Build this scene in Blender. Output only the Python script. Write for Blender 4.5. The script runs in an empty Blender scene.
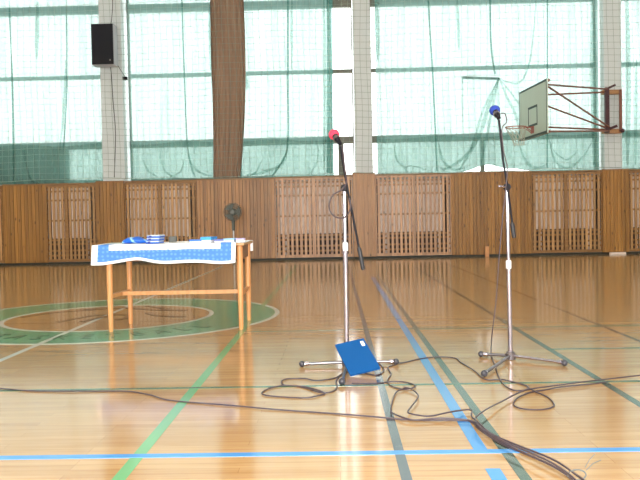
import bpy, bmesh, math, random
from mathutils import Vector, Matrix
random.seed(7)
PI = math.pi
S = bpy.context.scene
C = S.collection

# ------------------------------------------------------------------ helpers
class MB:
    """collects shapes, then links them as ONE mesh object"""
    def __init__(s): s.v = []; s.f = []; s.mi = []; s.m = 0
    def face(s, idx): s.f.append(idx); s.mi.append(s.m)
    def quad(s, a, b, c, d):
        n = len(s.v); s.v += [a, b, c, d]; s.face((n, n+1, n+2, n+3))
    def hexa(s, p):
        n = len(s.v); s.v += [tuple(q) for q in p]
        for q in ((0,3,2,1),(4,5,6,7),(0,1,5,4),(1,2,6,5),(2,3,7,6),(3,0,4,7)):
            s.face(tuple(n+i for i in q))
        return s
    def box(s, x0, x1, y0, y1, z0, z1):
        return s.hexa([(x0,y0,z0),(x1,y0,z0),(x1,y1,z0),(x0,y1,z0),(x0,y0,z1),(x1,y0,z1),(x1,y1,z1),(x0,y1,z1)])
    def beam(s, a, b, w, h, up=(0,0,1)):
        a = Vector(a); b = Vector(b); d = (b-a).normalized(); up = Vector(up)
        if abs(d.dot(up)) > .98: up = Vector((1,0,0))
        r = d.cross(up).normalized()*w/2; u = r.cross(d).normalized()*h/2
        return s.hexa([a-r-u, a+r-u, b+r-u, b-r-u, a-r+u, a+r+u, b+r+u, b-r+u])
    def tube(s, pts, rad, n=8, closed=False, caps=True):
        P = [Vector(p) for p in pts]; m = len(P)
        if not hasattr(rad, '__len__'): rad = [rad]*m
        base = len(s.v); prev = None
        for i, p in enumerate(P):
            if closed: t = P[(i+1) % m]-P[i-1]
            else: t = P[min(i+1, m-1)]-P[max(i-1, 0)]
            t.normalize()
            if prev is None:
                a = Vector((0,0,1)) if abs(t.z) < .9 else Vector((1,0,0))
                u = t.cross(a).normalized()
            else:
                u = prev-t*prev.dot(t)
                u = u.normalized() if u.length > 1e-6 else t.orthogonal().normalized()
            prev = u; w = t.cross(u)
            for k in range(n):
                A = 2*PI*k/n; s.v.append(tuple(p+(u*math.cos(A)+w*math.sin(A))*rad[i]))
        for i in range(m if closed else m-1):
            j = (i+1) % m
            for k in range(n):
                l = (k+1) % n
                s.face((base+i*n+k, base+i*n+l, base+j*n+l, base+j*n+k))
        if caps and not closed:
            s.face(tuple(base+k for k in reversed(range(n)))); s.face(tuple(base+(m-1)*n+k for k in range(n)))
        return s
    def lathe(s, prof, c=(0,0,0), axis=(0,0,1), n=24, close=True):
        """prof: list of (radius, height along the axis)"""
        ax = Vector(axis).normalized(); u = ax.orthogonal().normalized(); w = ax.cross(u); c = Vector(c)
        base = len(s.v)
        for r, h in prof:
            for k in range(n):
                A = 2*PI*k/n; s.v.append(tuple(c+ax*h+(u*math.cos(A)+w*math.sin(A))*r))
        for i in range(len(prof)-1):
            for k in range(n):
                l = (k+1) % n
                s.face((base+i*n+k, base+i*n+l, base+(i+1)*n+l, base+(i+1)*n+k))
        if close:
            s.face(tuple(base+k for k in reversed(range(n)))); s.face(tuple(base+(len(prof)-1)*n+k for k in range(n)))
        return s
    def ball(s, c, r, n=20, m=12, sq=(1,1,1)):
        base = len(s.v); c = Vector(c)
        for i in range(m+1):
            t = PI*i/m
            for k in range(n):
                A = 2*PI*k/n
                s.v.append((c.x+r*sq[0]*math.sin(t)*math.cos(A), c.y+r*sq[1]*math.sin(t)*math.sin(A), c.z+r*sq[2]*math.cos(t)))
        for i in range(m):
            for k in range(n):
                l = (k+1) % n
                s.face((base+i*n+k, base+(i+1)*n+k, base+(i+1)*n+l, base+i*n+l))
        return s
    def prism(s, poly, z0, z1):
        n = len(s.v); m = len(poly)
        s.v += [(x,y,z0) for x,y in poly]+[(x,y,z1) for x,y in poly]
        s.face(tuple(n+i for i in reversed(range(m)))); s.face(tuple(n+m+i for i in range(m)))
        for i in range(m):
            j = (i+1) % m; s.face((n+i, n+j, n+m+j, n+m+i))
        return s
    def ring(s, cx, cy, r0, r1, z0, z1, n=128):
        b = len(s.v)
        for k in range(n):
            A = 2*PI*k/n; c, q = math.cos(A), math.sin(A)
            s.v += [(cx+r0*c, cy+r0*q, z0), (cx+r1*c, cy+r1*q, z0), (cx+r1*c, cy+r1*q, z1), (cx+r0*c, cy+r0*q, z1)]
        for k in range(n):
            p = b+4*k; q = b+4*((k+1) % n)
            for a in range(4):
                e = (a+1) % 4; s.face((p+a, q+a, q+e, p+e))
        return s
    def sheet(s, fn, nu, nv):
        """grid of points fn(u, v), u and v in 0..1"""
        b = len(s.v)
        for j in range(nv+1):
            for i in range(nu+1): s.v.append(tuple(fn(i/nu, j/nv)))
        for j in range(nv):
            for i in range(nu):
                p = b+j*(nu+1)+i; s.face((p, p+1, p+nu+2, p+nu+1))
        return s
    def build(s, name, mats, parent=None, smooth=False, loc=None, bevel=0):
        me = bpy.data.meshes.new(name)
        off = Vector(loc) if loc else Vector((0,0,0))
        me.from_pydata([tuple(Vector(v)-off) for v in s.v], [], s.f)
        if not isinstance(mats, (list, tuple)): mats = [mats]
        for m in mats: me.materials.append(m)
        me.polygons.foreach_set('material_index', s.mi)
        me.polygons.foreach_set('use_smooth', [smooth]*len(s.f))
        me.update()
        o = bpy.data.objects.new(name, me); C.objects.link(o)
        o.location = off
        if smooth:
            try: me.set_sharp_from_angle(angle=math.radians(40))
            except Exception: pass
        if bevel:
            b = o.modifiers.new('bevel', 'BEVEL'); b.width = bevel; b.segments = 2; b.limit_method = 'ANGLE'
        return o

def tag(o, label=None, cat=None, group=None, kind=None):
    if label: o['label'] = label
    if cat: o['category'] = cat
    if group: o['group'] = group
    if kind: o['kind'] = kind
    return o
def thing(name, label, cat, loc, group=None):
    """an Empty at the thing's base; parts are given in world coordinates and re-based to it"""
    o = bpy.data.objects.new(name, None); C.objects.link(o); o.location = loc; o.empty_display_size = .1
    return tag(o, label, cat, group)
def part(mb, name, mat, t, smooth=False, bevel=0, label=None):
    """part in world coordinates under a thing or a part"""
    base = Vector((0,0,0)); p = t
    while p is not None: base += p.location; p = p.parent
    mb.v = [tuple(Vector(v)-base) for v in mb.v]
    o = mb.build(name, mat, None, smooth, None, bevel); o.parent = t
    if label: o['label'] = label
    return o
def structure(mb, name, mat, label=None, smooth=False):
    o = mb.build(name, mat, None, smooth); o['kind'] = 'structure'; o['category'] = name.split('_')[0]
    if label: o['label'] = label
    return o
def crom(pts, k=8):
    P = [Vector(p) for p in pts]; out = []
    for i in range(len(P)-1):
        a = P[max(i-1,0)]; b = P[i]; c = P[i+1]; d = P[min(i+2,len(P)-1)]
        for j in range(k):
            t = j/k
            out.append(.5*((2*b)+(c-a)*t+(2*a-5*b+4*c-d)*t*t+(3*b-a-3*c+d)*t**3))
    out.append(P[-1]); return out

# ------------------------------------------------------------------ materials
def nodes(name):
    m = bpy.data.materials.new(name); m.use_nodes = True; n = m.node_tree.nodes; l = m.node_tree.links
    return m, n, l, n['Principled BSDF']
def srgb(r, g, b):
    f = lambda c: (c/255/12.92) if c/255 <= .04045 else ((c/255+.055)/1.055)**2.4
    return (f(r), f(g), f(b), 1)
def plain(name, col, rough=.5, metal=0, spec=.5, noise=0, scale=20):
    m, n, l, p = nodes(name)
    p.inputs['Base Color'].default_value = col; p.inputs['Roughness'].default_value = rough
    p.inputs['Metallic'].default_value = metal; p.inputs['Specular IOR Level'].default_value = spec
    if noise:
        tc = n.new('ShaderNodeTexCoord'); t = n.new('ShaderNodeTexNoise'); t.inputs['Scale'].default_value = scale; t.inputs['Detail'].default_value = 4
        l.new(tc.outputs['Object'], t.inputs['Vector'])
        mx = n.new('ShaderNodeMix'); mx.data_type = 'RGBA'
        mx.inputs[6].default_value = tuple(c*(1-noise) for c in col[:3])+(1,); mx.inputs[7].default_value = tuple(min(1, c*(1+noise)) for c in col[:3])+(1,)
        l.new(t.outputs['Fac'], mx.inputs[0]); l.new(mx.outputs[2], p.inputs['Base Color'])
    return m
def wood(name, c0, c1, stretch=(30,30,1.2), rough=.4, plank=None, knots=True):
    """grain along the axis with the small stretch; plank = board width along X in metres"""
    m, n, l, p = nodes(name)
    tc = n.new('ShaderNodeTexCoord'); geo = n.new('ShaderNodeNewGeometry')
    mp = n.new('ShaderNodeMapping'); mp.inputs['Scale'].default_value = stretch
    l.new(geo.outputs['Position'], mp.inputs['Vector'])
    t = n.new('ShaderNodeTexNoise'); t.inputs['Scale'].default_value = 1; t.inputs['Detail'].default_value = 6; t.inputs['Roughness'].default_value = .6
    l.new(mp.outputs['Vector'], t.inputs['Vector'])
    r = n.new('ShaderNodeValToRGB'); r.color_ramp.elements[0].color = c0; r.color_ramp.elements[1].color = c1
    r.color_ramp.elements[0].position = .3; r.color_ramp.elements[1].position = .7
    l.new(t.outputs['Fac'], r.inputs['Fac']); out = r.outputs['Color']
    if plank:
        sx = n.new('ShaderNodeSeparateXYZ'); l.new(geo.outputs['Position'], sx.inputs[0])
        d = n.new('ShaderNodeMath'); d.operation = 'DIVIDE'; d.inputs[1].default_value = plank; l.new(sx.outputs['X'], d.inputs[0])
        fl = n.new('ShaderNodeMath'); fl.operation = 'FLOOR'; l.new(d.outputs[0], fl.inputs[0])
        wn = n.new('ShaderNodeTexWhiteNoise'); wn.noise_dimensions = '1D'; l.new(fl.outputs[0], wn.inputs['W'])
        mr = n.new('ShaderNodeMapRange'); mr.inputs['To Min'].default_value = .72; mr.inputs['To Max'].default_value = 1.2; l.new(wn.outputs['Value'], mr.inputs['Value'])
        mx = n.new('ShaderNodeMix'); mx.data_type = 'RGBA'; mx.blend_type = 'MULTIPLY'; mx.inputs[0].default_value = 1
        l.new(out, mx.inputs[6]); l.new(mr.outputs[0], mx.inputs[7]); out = mx.outputs[2]
    if knots:
        mk = n.new('ShaderNodeMapping'); mk.inputs['Scale'].default_value = (7,7,3.2); l.new(geo.outputs['Position'], mk.inputs['Vector'])
        v = n.new('ShaderNodeTexVoronoi'); v.inputs['Scale'].default_value = 1; l.new(mk.outputs['Vector'], v.inputs['Vector'])
        k = n.new('ShaderNodeMapRange'); k.inputs['From Min'].default_value = .06; k.inputs['From Max'].default_value = .17; k.inputs['To Min'].default_value = .35
        l.new(v.outputs['Distance'], k.inputs['Value'])
        mx = n.new('ShaderNodeMix'); mx.data_type = 'RGBA'; mx.blend_type = 'MULTIPLY'; mx.inputs[0].default_value = 1
        l.new(out, mx.inputs[6]); l.new(k.outputs[0], mx.inputs[7]); out = mx.outputs[2]
    l.new(out, p.inputs['Base Color']); p.inputs['Roughness'].default_value = rough
    return m

def floor_material():
    m, n, l, p = nodes('varnished_strip_floor')
    geo = n.new('ShaderNodeNewGeometry')
    br = n.new('ShaderNodeTexBrick'); br.offset = .37; br.offset_frequency = 3
    br.inputs['Scale'].default_value = 1; br.inputs['Brick Width'].default_value = 1.1; br.inputs['Row Height'].default_value = .062
    br.inputs['Mortar Size'].default_value = .0012; br.inputs['Mortar Smooth'].default_value = .3; br.inputs['Bias'].default_value = 0
    br.inputs['Color1'].default_value = srgb(174,137,92); br.inputs['Color2'].default_value = srgb(188,152,104); br.inputs['Mortar'].default_value = srgb(150,112,74)
    l.new(geo.outputs['Position'], br.inputs['Vector'])
    mp = n.new('ShaderNodeMapping'); mp.inputs['Scale'].default_value = (1.6,26,1); l.new(geo.outputs['Position'], mp.inputs['Vector'])
    t = n.new('ShaderNodeTexNoise'); t.inputs['Scale'].default_value = 1; t.inputs['Detail'].default_value = 6; t.inputs['Roughness'].default_value = .65
    l.new(mp.outputs['Vector'], t.inputs['Vector'])
    r = n.new('ShaderNodeValToRGB'); e = r.color_ramp.elements
    e[0].position = .28; e[0].color = (.74,.62,.52,1); e[1].position = .56; e[1].color = (1,1,1,1)
    l.new(t.outputs['Fac'], r.inputs['Fac'])
    mx = n.new('ShaderNodeMix'); mx.data_type = 'RGBA'; mx.blend_type = 'MULTIPLY'; mx.inputs[0].default_value = .75
    l.new(br.outputs['Color'], mx.inputs[6]); l.new(r.outputs['Color'], mx.inputs[7])
    # broad wear
    t2 = n.new('ShaderNodeTexNoise'); t2.inputs['Scale'].default_value = .8; t2.inputs['Detail'].default_value = 3; l.new(geo.outputs['Position'], t2.inputs['Vector'])
    mr = n.new('ShaderNodeMapRange'); mr.inputs['To Min'].default_value = .88; mr.inputs['To Max'].default_value = 1.1; l.new(t2.outputs['Fac'], mr.inputs['Value'])
    m2 = n.new('ShaderNodeMix'); m2.data_type = 'RGBA'; m2.blend_type = 'MULTIPLY'; m2.inputs[0].default_value = 1
    l.new(mx.outputs[2], m2.inputs[6]); l.new(mr.outputs[0], m2.inputs[7])
    l.new(m2.outputs[2], p.inputs['Base Color'])
    p.inputs['Roughness'].default_value = FLOOR_ROUGH; p.inputs['IOR'].default_value = 1.5
    mr2 = n.new('ShaderNodeMapRange'); mr2.inputs['To Min'].default_value = FLOOR_ROUGH*.75; mr2.inputs['To Max'].default_value = FLOOR_ROUGH*1.3
    l.new(t.outputs['Fac'], mr2.inputs['Value']); l.new(mr2.outputs[0], p.inputs['Roughness'])
    return m
def sheer(name, trans, tcol, dcol, noise=.0, scale=(6,6,.8)):
    """woven see-through cloth: part of the light passes between the threads, the rest is scattered through"""
    m = bpy.data.materials.new(name); m.use_nodes = True; n = m.node_tree.nodes; l = m.node_tree.links
    n.clear(); o = n.new('ShaderNodeOutputMaterial')
    a = n.new('ShaderNodeBsdfTransparent'); a.inputs['Color'].default_value = tcol
    b = n.new('ShaderNodeBsdfTranslucent'); b.inputs['Color'].default_value = dcol
    d = n.new('ShaderNodeBsdfDiffuse'); d.inputs['Color'].default_value = dcol
    m1 = n.new('ShaderNodeMixShader'); m1.inputs[0].default_value = .5; l.new(b.outputs[0], m1.inputs[1]); l.new(d.outputs[0], m1.inputs[2])
    m2 = n.new('ShaderNodeMixShader'); m2.inputs[0].default_value = trans; l.new(m1.outputs[0], m2.inputs[1]); l.new(a.outputs[0], m2.inputs[2])
    if noise:
        geo = n.new('ShaderNodeNewGeometry'); mp = n.new('ShaderNodeMapping'); mp.inputs['Scale'].default_value = scale; l.new(geo.outputs['Position'], mp.inputs['Vector'])
        t = n.new('ShaderNodeTexNoise'); t.inputs['Scale'].default_value = 1; t.inputs['Detail'].default_value = 4; l.new(mp.outputs['Vector'], t.inputs['Vector'])
        mr = n.new('ShaderNodeMapRange'); mr.inputs['From Min'].default_value = .25; mr.inputs['From Max'].default_value = .75
        mr.inputs['To Min'].default_value = trans-noise; mr.inputs['To Max'].default_value = trans+noise
        l.new(t.outputs['Fac'], mr.inputs['Value']); l.new(mr.outputs[0], m2.inputs[0])
    l.new(m2.outputs[0], o.inputs['Surface']); return m
def glass_material():
    m = bpy.data.materials.new('window_glass'); m.use_nodes = True; n = m.node_tree.nodes; l = m.node_tree.links
    n.clear(); o = n.new('ShaderNodeOutputMaterial')
    a = n.new('ShaderNodeBsdfTransparent'); a.inputs['Color'].default_value = (.97,.985,.98,1)
    g = n.new('ShaderNodeBsdfGlossy'); g.inputs['Roughness'].default_value = .02
    mx = n.new('ShaderNodeMixShader'); mx.inputs[0].default_value = .06; l.new(a.outputs[0], mx.inputs[1]); l.new(g.outputs[0], mx.inputs[2])
    l.new(mx.outputs[0], o.inputs['Surface']); return m
def dotted(name, base, dot):
    m, n, l, p = nodes(name)
    geo = n.new('ShaderNodeNewGeometry'); sx = n.new('ShaderNodeSeparateXYZ'); l.new(geo.outputs['Position'], sx.inputs[0])
    ad = n.new('ShaderNodeMath'); ad.operation = 'ADD'; l.new(sx.outputs['Y'], ad.inputs[0]); l.new(sx.outputs['Z'], ad.inputs[1])
    cb = n.new('ShaderNodeCombineXYZ'); l.new(sx.outputs['X'], cb.inputs[0]); l.new(ad.outputs[0], cb.inputs[1])
    v = n.new('ShaderNodeTexVoronoi'); v.voronoi_dimensions = '2D'; v.inputs['Scale'].default_value = 24; v.inputs['Randomness'].default_value = .3
    l.new(cb.outputs[0], v.inputs['Vector'])
    r = n.new('ShaderNodeValToRGB'); e = r.color_ramp.elements; e[0].position = .16; e[0].color = dot; e[1].position = .36; e[1].color = base
    l.new(v.outputs['Distance'], r.inputs['Fac']); l.new(r.outputs['Color'], p.inputs['Base Color']); p.inputs['Roughness'].default_value = .8
    return m
FLOOR_ROUGH = .11
# ------------------------------------------------------------------ palette
M = {}
M['floor'] = floor_material()
M['plaster'] = plain('white_plaster', srgb(222,226,226), .85, noise=.05, scale=3)
M['ceiling'] = plain('ceiling_paint', srgb(225,222,212), .9)
M['frame_paint'] = plain('window_frame_paint', srgb(112,108,96), .6, noise=.1)
M['glass'] = glass_material()
M['pine'] = wood('honey_pine_boards', srgb(142,94,38), srgb(180,128,60), (22,22,.9), .42, plank=.088)
M['pine_glare'] = wood('glare_tinted_pine_boards', srgb(150,100,56), srgb(190,140,88), (22,22,.9), .36, plank=.088)  # same pine; reddish glare on the middle panels put into the colour
M['slat'] = wood('pine_slats', srgb(168,120,68), srgb(206,158,104), (20,20,.9), .42, plank=.105)
M['slat_glare'] = wood('glare_tinted_pine_slats', srgb(174,126,90), srgb(212,166,126), (20,20,.9), .36, plank=.105)  # slats of the middle screens, glare painted into the tone
M['batten'] = wood('pine_battens', srgb(130,88,44), srgb(166,120,66), (1.2,20,20), .45, knots=False)
M['skirting'] = plain('dark_skirting', srgb(58,58,48), .6)
M['radiator'] = plain('radiator_enamel', srgb(240,220,208), .45)
M['cavity'] = plain('slat_cavity_shade', srgb(62,46,36), .8)  # shade inside the screens, as a dark colour
M['grey_metal'] = plain('grey_painted_metal', srgb(120,116,110), .5)
M['sheer'] = sheer('turquoise_sheer_curtain', .215, (.93,1,.98,1), srgb(120,150,143), noise=.06, scale=(7,7,.45))
M['sheer_hem'] = sheer('doubled_curtain_hem', .5, (.90,1,.96,1), srgb(122,156,146), noise=.08, scale=(9,9,3))
M['sheer_fold'] = sheer('curtain_fold', .60, (.88,1,.96,1), srgb(100,138,130))
M['sheer_seam'] = sheer('curtain_seam', .30, (.8,1,.93,1), srgb(84,128,120))
M['brown_cloth'] = wood('brown_drape_cloth', srgb(150,122,102), srgb(172,142,120), (12,12,.6), .95, knots=False)
M['net_cord'] = plain('net_cord', srgb(146,158,146), .8)
M['black'] = plain('black_cloth_grille', srgb(16,17,26), .8, noise=.2, scale=60)
M['speaker_side'] = plain('pale_grey_laminate', srgb(170,162,166), .5)
M['black_rubber'] = plain('black_rubber', srgb(38,36,38), .55)
M['foot_rubber'] = plain('grey_foot_rubber', srgb(64,62,68), .25)
M['cable'] = plain('dark_cable_rubber', srgb(70,56,60), .4)
M['chrome'] = plain('chrome_tube', (.54,.49,.56,1), .16, metal=1)
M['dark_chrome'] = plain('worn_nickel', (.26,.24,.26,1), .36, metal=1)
M['black_tube'] = plain('black_lacquered_tube', srgb(26,24,30), .55, spec=.2)
M['white_plastic'] = plain('white_plastic', srgb(228,226,226), .4)
M['red_foam'] = plain('red_foam', srgb(214,58,84), .95, noise=.15, scale=120)
M['blue_foam'] = plain('blue_foam', srgb(38,62,150), .95, noise=.15, scale=120)
M['beech'] = wood('beech_legs', srgb(208,138,82), srgb(222,160,104), (30,30,2), .4, knots=False)
M['apron'] = wood('dark_apron', srgb(120,80,50), srgb(142,98,64), (2,2,30), .5, knots=False)
M['tabletop'] = plain('tabletop_laminate', srgb(190,150,105), .5)
M['white_cloth'] = plain('white_table_linen', srgb(246,246,248), .9)
M['blue_cloth'] = dotted('blue_dotted_border', srgb(76,130,200), srgb(104,156,216))
M['folder'] = plain('blue_folder_card', srgb(9,78,138), .65, spec=.2)
M['paper'] = plain('paper_white', srgb(240,242,245), .7)
M['fan_metal'] = plain('dark_grey_fan', srgb(104,110,104), .5)
M['fan_blade'] = plain('grey_fan_blade', srgb(124,128,122), .4)
M['board'] = plain('backboard_paint', srgb(198,210,194), .55, noise=.05, scale=4)
M['board_line'] = plain('dark_green_board_line', srgb(52,70,62), .6)
M['rod'] = plain('brown_painted_steel', srgb(134,84,66), .5, noise=.15)
M['maroon'] = plain('maroon_painted_steel', srgb(72,36,42), .5)
M['bracket_wood'] = wood('bracket_timber', srgb(168,120,76), srgb(190,142,94), (2,20,20), .6, knots=False)
M['rim'] = plain('rust_red_rim', srgb(176,92,74), .5)
M['twine'] = plain('pale_net_twine', srgb(196,196,180), .9)
M['dark_board'] = sheer('dim_translucent_board', 0, (1,1,1,1), srgb(216,226,224))
paint = dict(blue=srgb(70,136,196), black=srgb(82,86,90), dark=srgb(72,86,74), green=srgb(106,164,112), dgreen=srgb(72,106,82),
             white=srgb(200,202,190), ring=srgb(84,156,116), text=srgb(52,98,78), umber=srgb(104,82,62))
for k, c in paint.items():
    m = plain('floor_paint_'+k, c, FLOOR_ROUGH+.02); M['p_'+k] = m

# ------------------------------------------------------------------ the hall
XW, XE, YS, YN, H = -14.2, 13.8, -2.0, 18.85, 8.0
fl = structure(MB().box(XW-.2, XE+.2, YS-.2, YN+.5, -.12, 0), 'floor', M['floor'])
structure(MB().box(XW-.2, XE+.2, YS-.2, YN+.6, H, H+.2), 'ceiling', M['ceiling'])
structure(MB().box(XW-.25, XW, YS, YN+.5, 0, H), 'wall_left', M['plaster'])
structure(MB().box(XE, XE+.25, YS, YN+.5, 0, H), 'wall_right', M['plaster'])
b = MB().box(XW, XE, YS-.3, YS, 0, .9).box(XW, XE, YS-.3, YS, 6.2, H)
SW = [(-12.6,-7.4), (-6.4,-1.2), (-.2,5.0), (6.0,11.2)]
e = [XW]+[q for a in SW for q in a]+[XE]
for k in range(0, len(e), 2): b.box(e[k], e[k+1], YS-.3, YS, .9, 6.2)
structure(b, 'wall_front', M['plaster'])
for k, (a, c) in enumerate(SW):  # unseen windows behind the camera, added to light the hall from the front
    g = MB().box(a, c, YS-.2, YS-.1, 4.3, 4.42).box((a+c)/2-.05, (a+c)/2+.05, YS-.2, YS-.1, .9, 4.3).box((a+c)/2-.05, (a+c)/2+.05, YS-.2, YS-.1, 4.42, 6.2)
    o = structure(g, 'window_%d' % (k+5), M['frame_paint'])
    part(MB().box(a, c, YS-.24, YS-.234, .9, 6.2), 'pane', M['glass'], o)
    L = bpy.data.lights.new('daylight_portal', 'AREA'); L.shape = 'RECTANGLE'; L.size = c-a; L.size_y = 5.3; L.cycles.is_portal = True
    q = bpy.data.objects.new('daylight_portal', L); C.objects.link(q); q.location = ((a+c)/2, YS-.26, 3.55); q.rotation_euler = (-PI/2, 0, 0)
COLS = [(-11.72,-11.10), (-5.70,-5.16), (.51,.925), (6.55,6.97), (12.4,13.0)]
b = MB().box(XW, XE, YN, YN+.45, 0, 2.0).box(XW, XE, YN, YN+.45, 7.5, H)
b.box(XW, -11.4, YN, YN+.45, 2.0, 7.5).box(12.7, XE, YN, YN+.45, 2.0, 7.5)
structure(b, 'wall_back', M['plaster'])
for i, (a, c) in enumerate(COLS):
    structure(MB().box(a, c, 18.62, YN+.45, 1.95, H), 'pillar_%d' % (i+1), M['plaster'],
              label='white plastered pillar between the tall windows')
# windows: one per bay, frame of bars with panes
def window(i, x0, x1, mull):
    y0, y1 = 19.18, 19.28
    f = MB().box(x0, x1, y0, y1, 2.0, 2.1).box(x0, x1, y0-.02, y1, 2.88, 3.06).box(x0, x1, y0, y1, 4.65, 4.74).box(x0, x1, y0-.02, y1, 6.28, 6.48).box(x0, x1, y0, y1, 7.4, 7.5)
    f.box(x0, x0+.03, y0, y1, 2, 7.5).box(x1-.03, x1, y0, y1, 2, 7.5)
    for m, w in mull: f.box(m-w/2, m+w/2, y0, y1, 2.1, 2.88)
    o = structure(f, 'window_%d' % i, M['frame_paint'], label='tall window with dark horizontal bars')
    for z0, z1 in ((2.1,2.88), (3.06,4.65), (4.74,6.28), (6.48,7.4)):
        part(MB().box(x0+.03, x1-.03, 19.22, 19.226, z0, z1), 'pane', M['glass'], o)
window(1, -11.1, -5.71, [(-8.4,.1)])
window(2, -5.15, .50, [(-2.4,.1), (.165,.14)])
window(3, .935, 6.54, [(3.71,.10)])
window(4, 6.98, 12.4, [(9.7,.1)])
structure(MB().box(XW, XE, 18.66, 18.72, 0, .05), 'baseboard_back', M['skirting'])
# ------------------------------------------------------------------ court markings (painted on the floor)
zc = [0.0004]
def mark(name, mat, mb_fn, label):
    zc[0] += .00012
    b = MB(); mb_fn(b, 0, zc[0]); part(b, name, M[mat], fl, label=label)
def yline(x, y0, y1, w, mat, label): mark('court_line', mat, lambda b, a, z: b.box(x-w/2, x+w/2, y0, y1, a, z), label)
def xline(y, x0, x1, w, mat, label): mark('court_line', mat, lambda b, a, z: b.box(x0, x1, y-w/2, y+w/2, a, z), label)
CX, CY = -2.43, 8.05
mark('circle_band', 'p_ring', lambda b, a, z: b.ring(CX, CY, 1.08, 1.78, a, z), 'green painted band of the centre circle')
xline(7.60, -3.5, -1.45, .035, 'p_umber', 'dark thin line across the centre circle')
yline(-2.50, -3.5, 16.6, .05, 'p_white', 'white halfway line running through the centre circle')
mark('circle_outline', 'p_white', lambda b, a, z: b.ring(CX, CY, 1.05, 1.10, a, z), 'white inner outline of the centre circle')
mark('circle_outline', 'p_white', lambda b, a, z: b.ring(CX, CY, 1.76, 1.81, a, z), 'white outer outline of the centre circle')
yline(-.865, -3.5, 16.4, .055, 'p_green', 'light green line running towards the slatted wall')
yline(.252, -3.5, 16, .042, 'p_black', 'dark grey line running under the blue folder')
yline(.70, -3.5, 13.2, .045, 'p_dark', 'dark green line beside the wide blue line')
yline(1.565, -3.5, 15.2, .045, 'p_dark', 'dark green line passing the right microphone stand')
yline(2.345, 8.95, 16.2, .035, 'p_umber', 'thin dark line, far part, on the right of the floor')
yline(2.345, 4.0, 8.6, .035, 'p_umber', 'thin dark line, near part, on the right of the floor')
xline(6.79, -.85, 4.2, .035, 'p_dgreen', 'faint thin green line behind the microphone stands')
xline(5.64, 1.55, 4.2, .035, 'p_dgreen', 'faint thin green line meeting the dark line on the right')
xline(4.52, -6, 6, .035, 'p_dgreen', 'thin green line passing in front of the folder')
xline(3.21, -6, 6, .05, 'p_blue', 'blue line across the floor nearest the camera')
yline(.60, 3.21, 12.9, .058, 'p_blue', 'wide blue line meeting the blue cross line')
yline(.60, 2.6, 2.985, .058, 'p_blue', 'short blue dash in the front of the floor')
# emblem strokes inside the circle
def stroke(pts, w):
    def fn(b, a, z):
        P = crom([(x, y, 0) for x, y in pts], 6)
        N = len(P)-1
        def strip(u, v):
            k = round(v*N); d = (P[min(k+1, N)]-P[max(k-1, 0)]).normalized(); q = P[k]+Vector((-d.y, d.x, 0))*w*(.5-u)
            return (q.x, q.y, z)
        b.sheet(strip, 1, N)
    mark('emblem_stroke', 'p_umber', fn, None)
stroke([(-3.42,8.1),(-3.2,8.5),(-3.0,8.62),(-2.8,8.7)], .05)
stroke([(-2.86,7.68),(-2.74,8.0),(-2.66,8.15),(-2.45,8.22),(-2.27,8.15),(-2.22,7.95),(-2.27,7.75)], .075)
stroke([(-2.62,7.68),(-2.5,8.0),(-2.44,8.16)], .075)
stroke([(-2.95,8.75),(-2.5,8.84),(-2.1,8.62),(-1.7,8.5)], .10)
stroke([(-2.3,9.05),(-2.1,8.85),(-1.95,8.65)], .075)
stroke([(-2.1,8.35),(-1.95,8.1),(-1.75,7.97),(-1.6,7.95)], .075)
def lettering():
    word = 'BASKETBALL'; R = 1.43; b = MB(); zc[0] += .00012
    for i, ch in enumerate(word):
        ang = -PI/2 + (i-3)*math.radians(8.7)
        cu = bpy.data.curves.new('letter', 'FONT'); cu.body = ch; cu.size = .34; cu.align_x = 'CENTER'; cu.align_y = 'CENTER'
        t = bpy.data.objects.new('letter', cu); C.objects.link(t)
        bpy.context.view_layer.update()
        me = bpy.data.meshes.new_from_object(t.evaluated_get(bpy.context.evaluated_depsgraph_get()))
        mt = Matrix.Translation((CX+R*math.cos(ang), CY+R*math.sin(ang), 0)) @ Matrix.Rotation(ang+PI/2, 4, 'Z') @ Matrix.Diagonal((.62,1,1,1))
        n = len(b.v)
        for v in me.vertices:
            q = mt @ v.co; b.v.append((q.x, q.y, zc[0]))
        for p in me.polygons: b.face(tuple(n+k for k in p.vertices))
        bpy.data.objects.remove(t); bpy.data.meshes.remove(me); bpy.data.curves.remove(cu)
    part(b, 'lettering', M['p_text'], fl, label='dark green letters around the centre circle band')
lettering()

# ------------------------------------------------------------------ wooden wall cladding
YF = 18.60
def plank_panel(x0, x1, z1, mat, label, y=YF, yb=18.84):
    t = thing('plank_panel', label, 'wall panel', ((x0+x1)/2, y+.02, 0), 'boarded panels of the wooden wall cladding')
    b = MB(); n = max(1, round((x1-x0)/.088)); w = (x1-x0)/n
    for k in range(n): b.box(x0+k*w+.003, x0+(k+1)*w-.003, y, y+.03, .06, z1-.03)
    part(b, 'boards', M[mat], t)
    part(MB().box(x0+.004, x1-.004, y+.03, y+.05, .05, z1-.04), 'backing_rail', M['batten'], t)
    part(MB().box(x0+.002, x1-.002, y-.012, 18.615 if y < YF else 18.84, z1-.03, z1), 'top_ledge', M['batten'], t)
def radiator(x0, x1, label):
    t = thing('radiator', label, 'radiator', ((x0+x1)/2, 18.74, .4), 'radiators behind the slatted screens')
    b = MB(); n = int((x1-x0)/.06)
    for k in range(n): b.box(x0+k*.06, x0+k*.06+.054, 18.646, 18.80, .68, 1.9)
    part(b, 'fins', M['radiator'], t)
    for z in (.644, 1.901): part(MB().box(x0, x0+n*.06, 18.66, 18.785, z, z+.035), 'header_pipe', M['radiator'], t)
    for x in (x0+.1, x1-.2): part(MB().box(x, x+.06, 18.73, 18.77, 0, .643), 'foot', M['radiator'], t)
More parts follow.
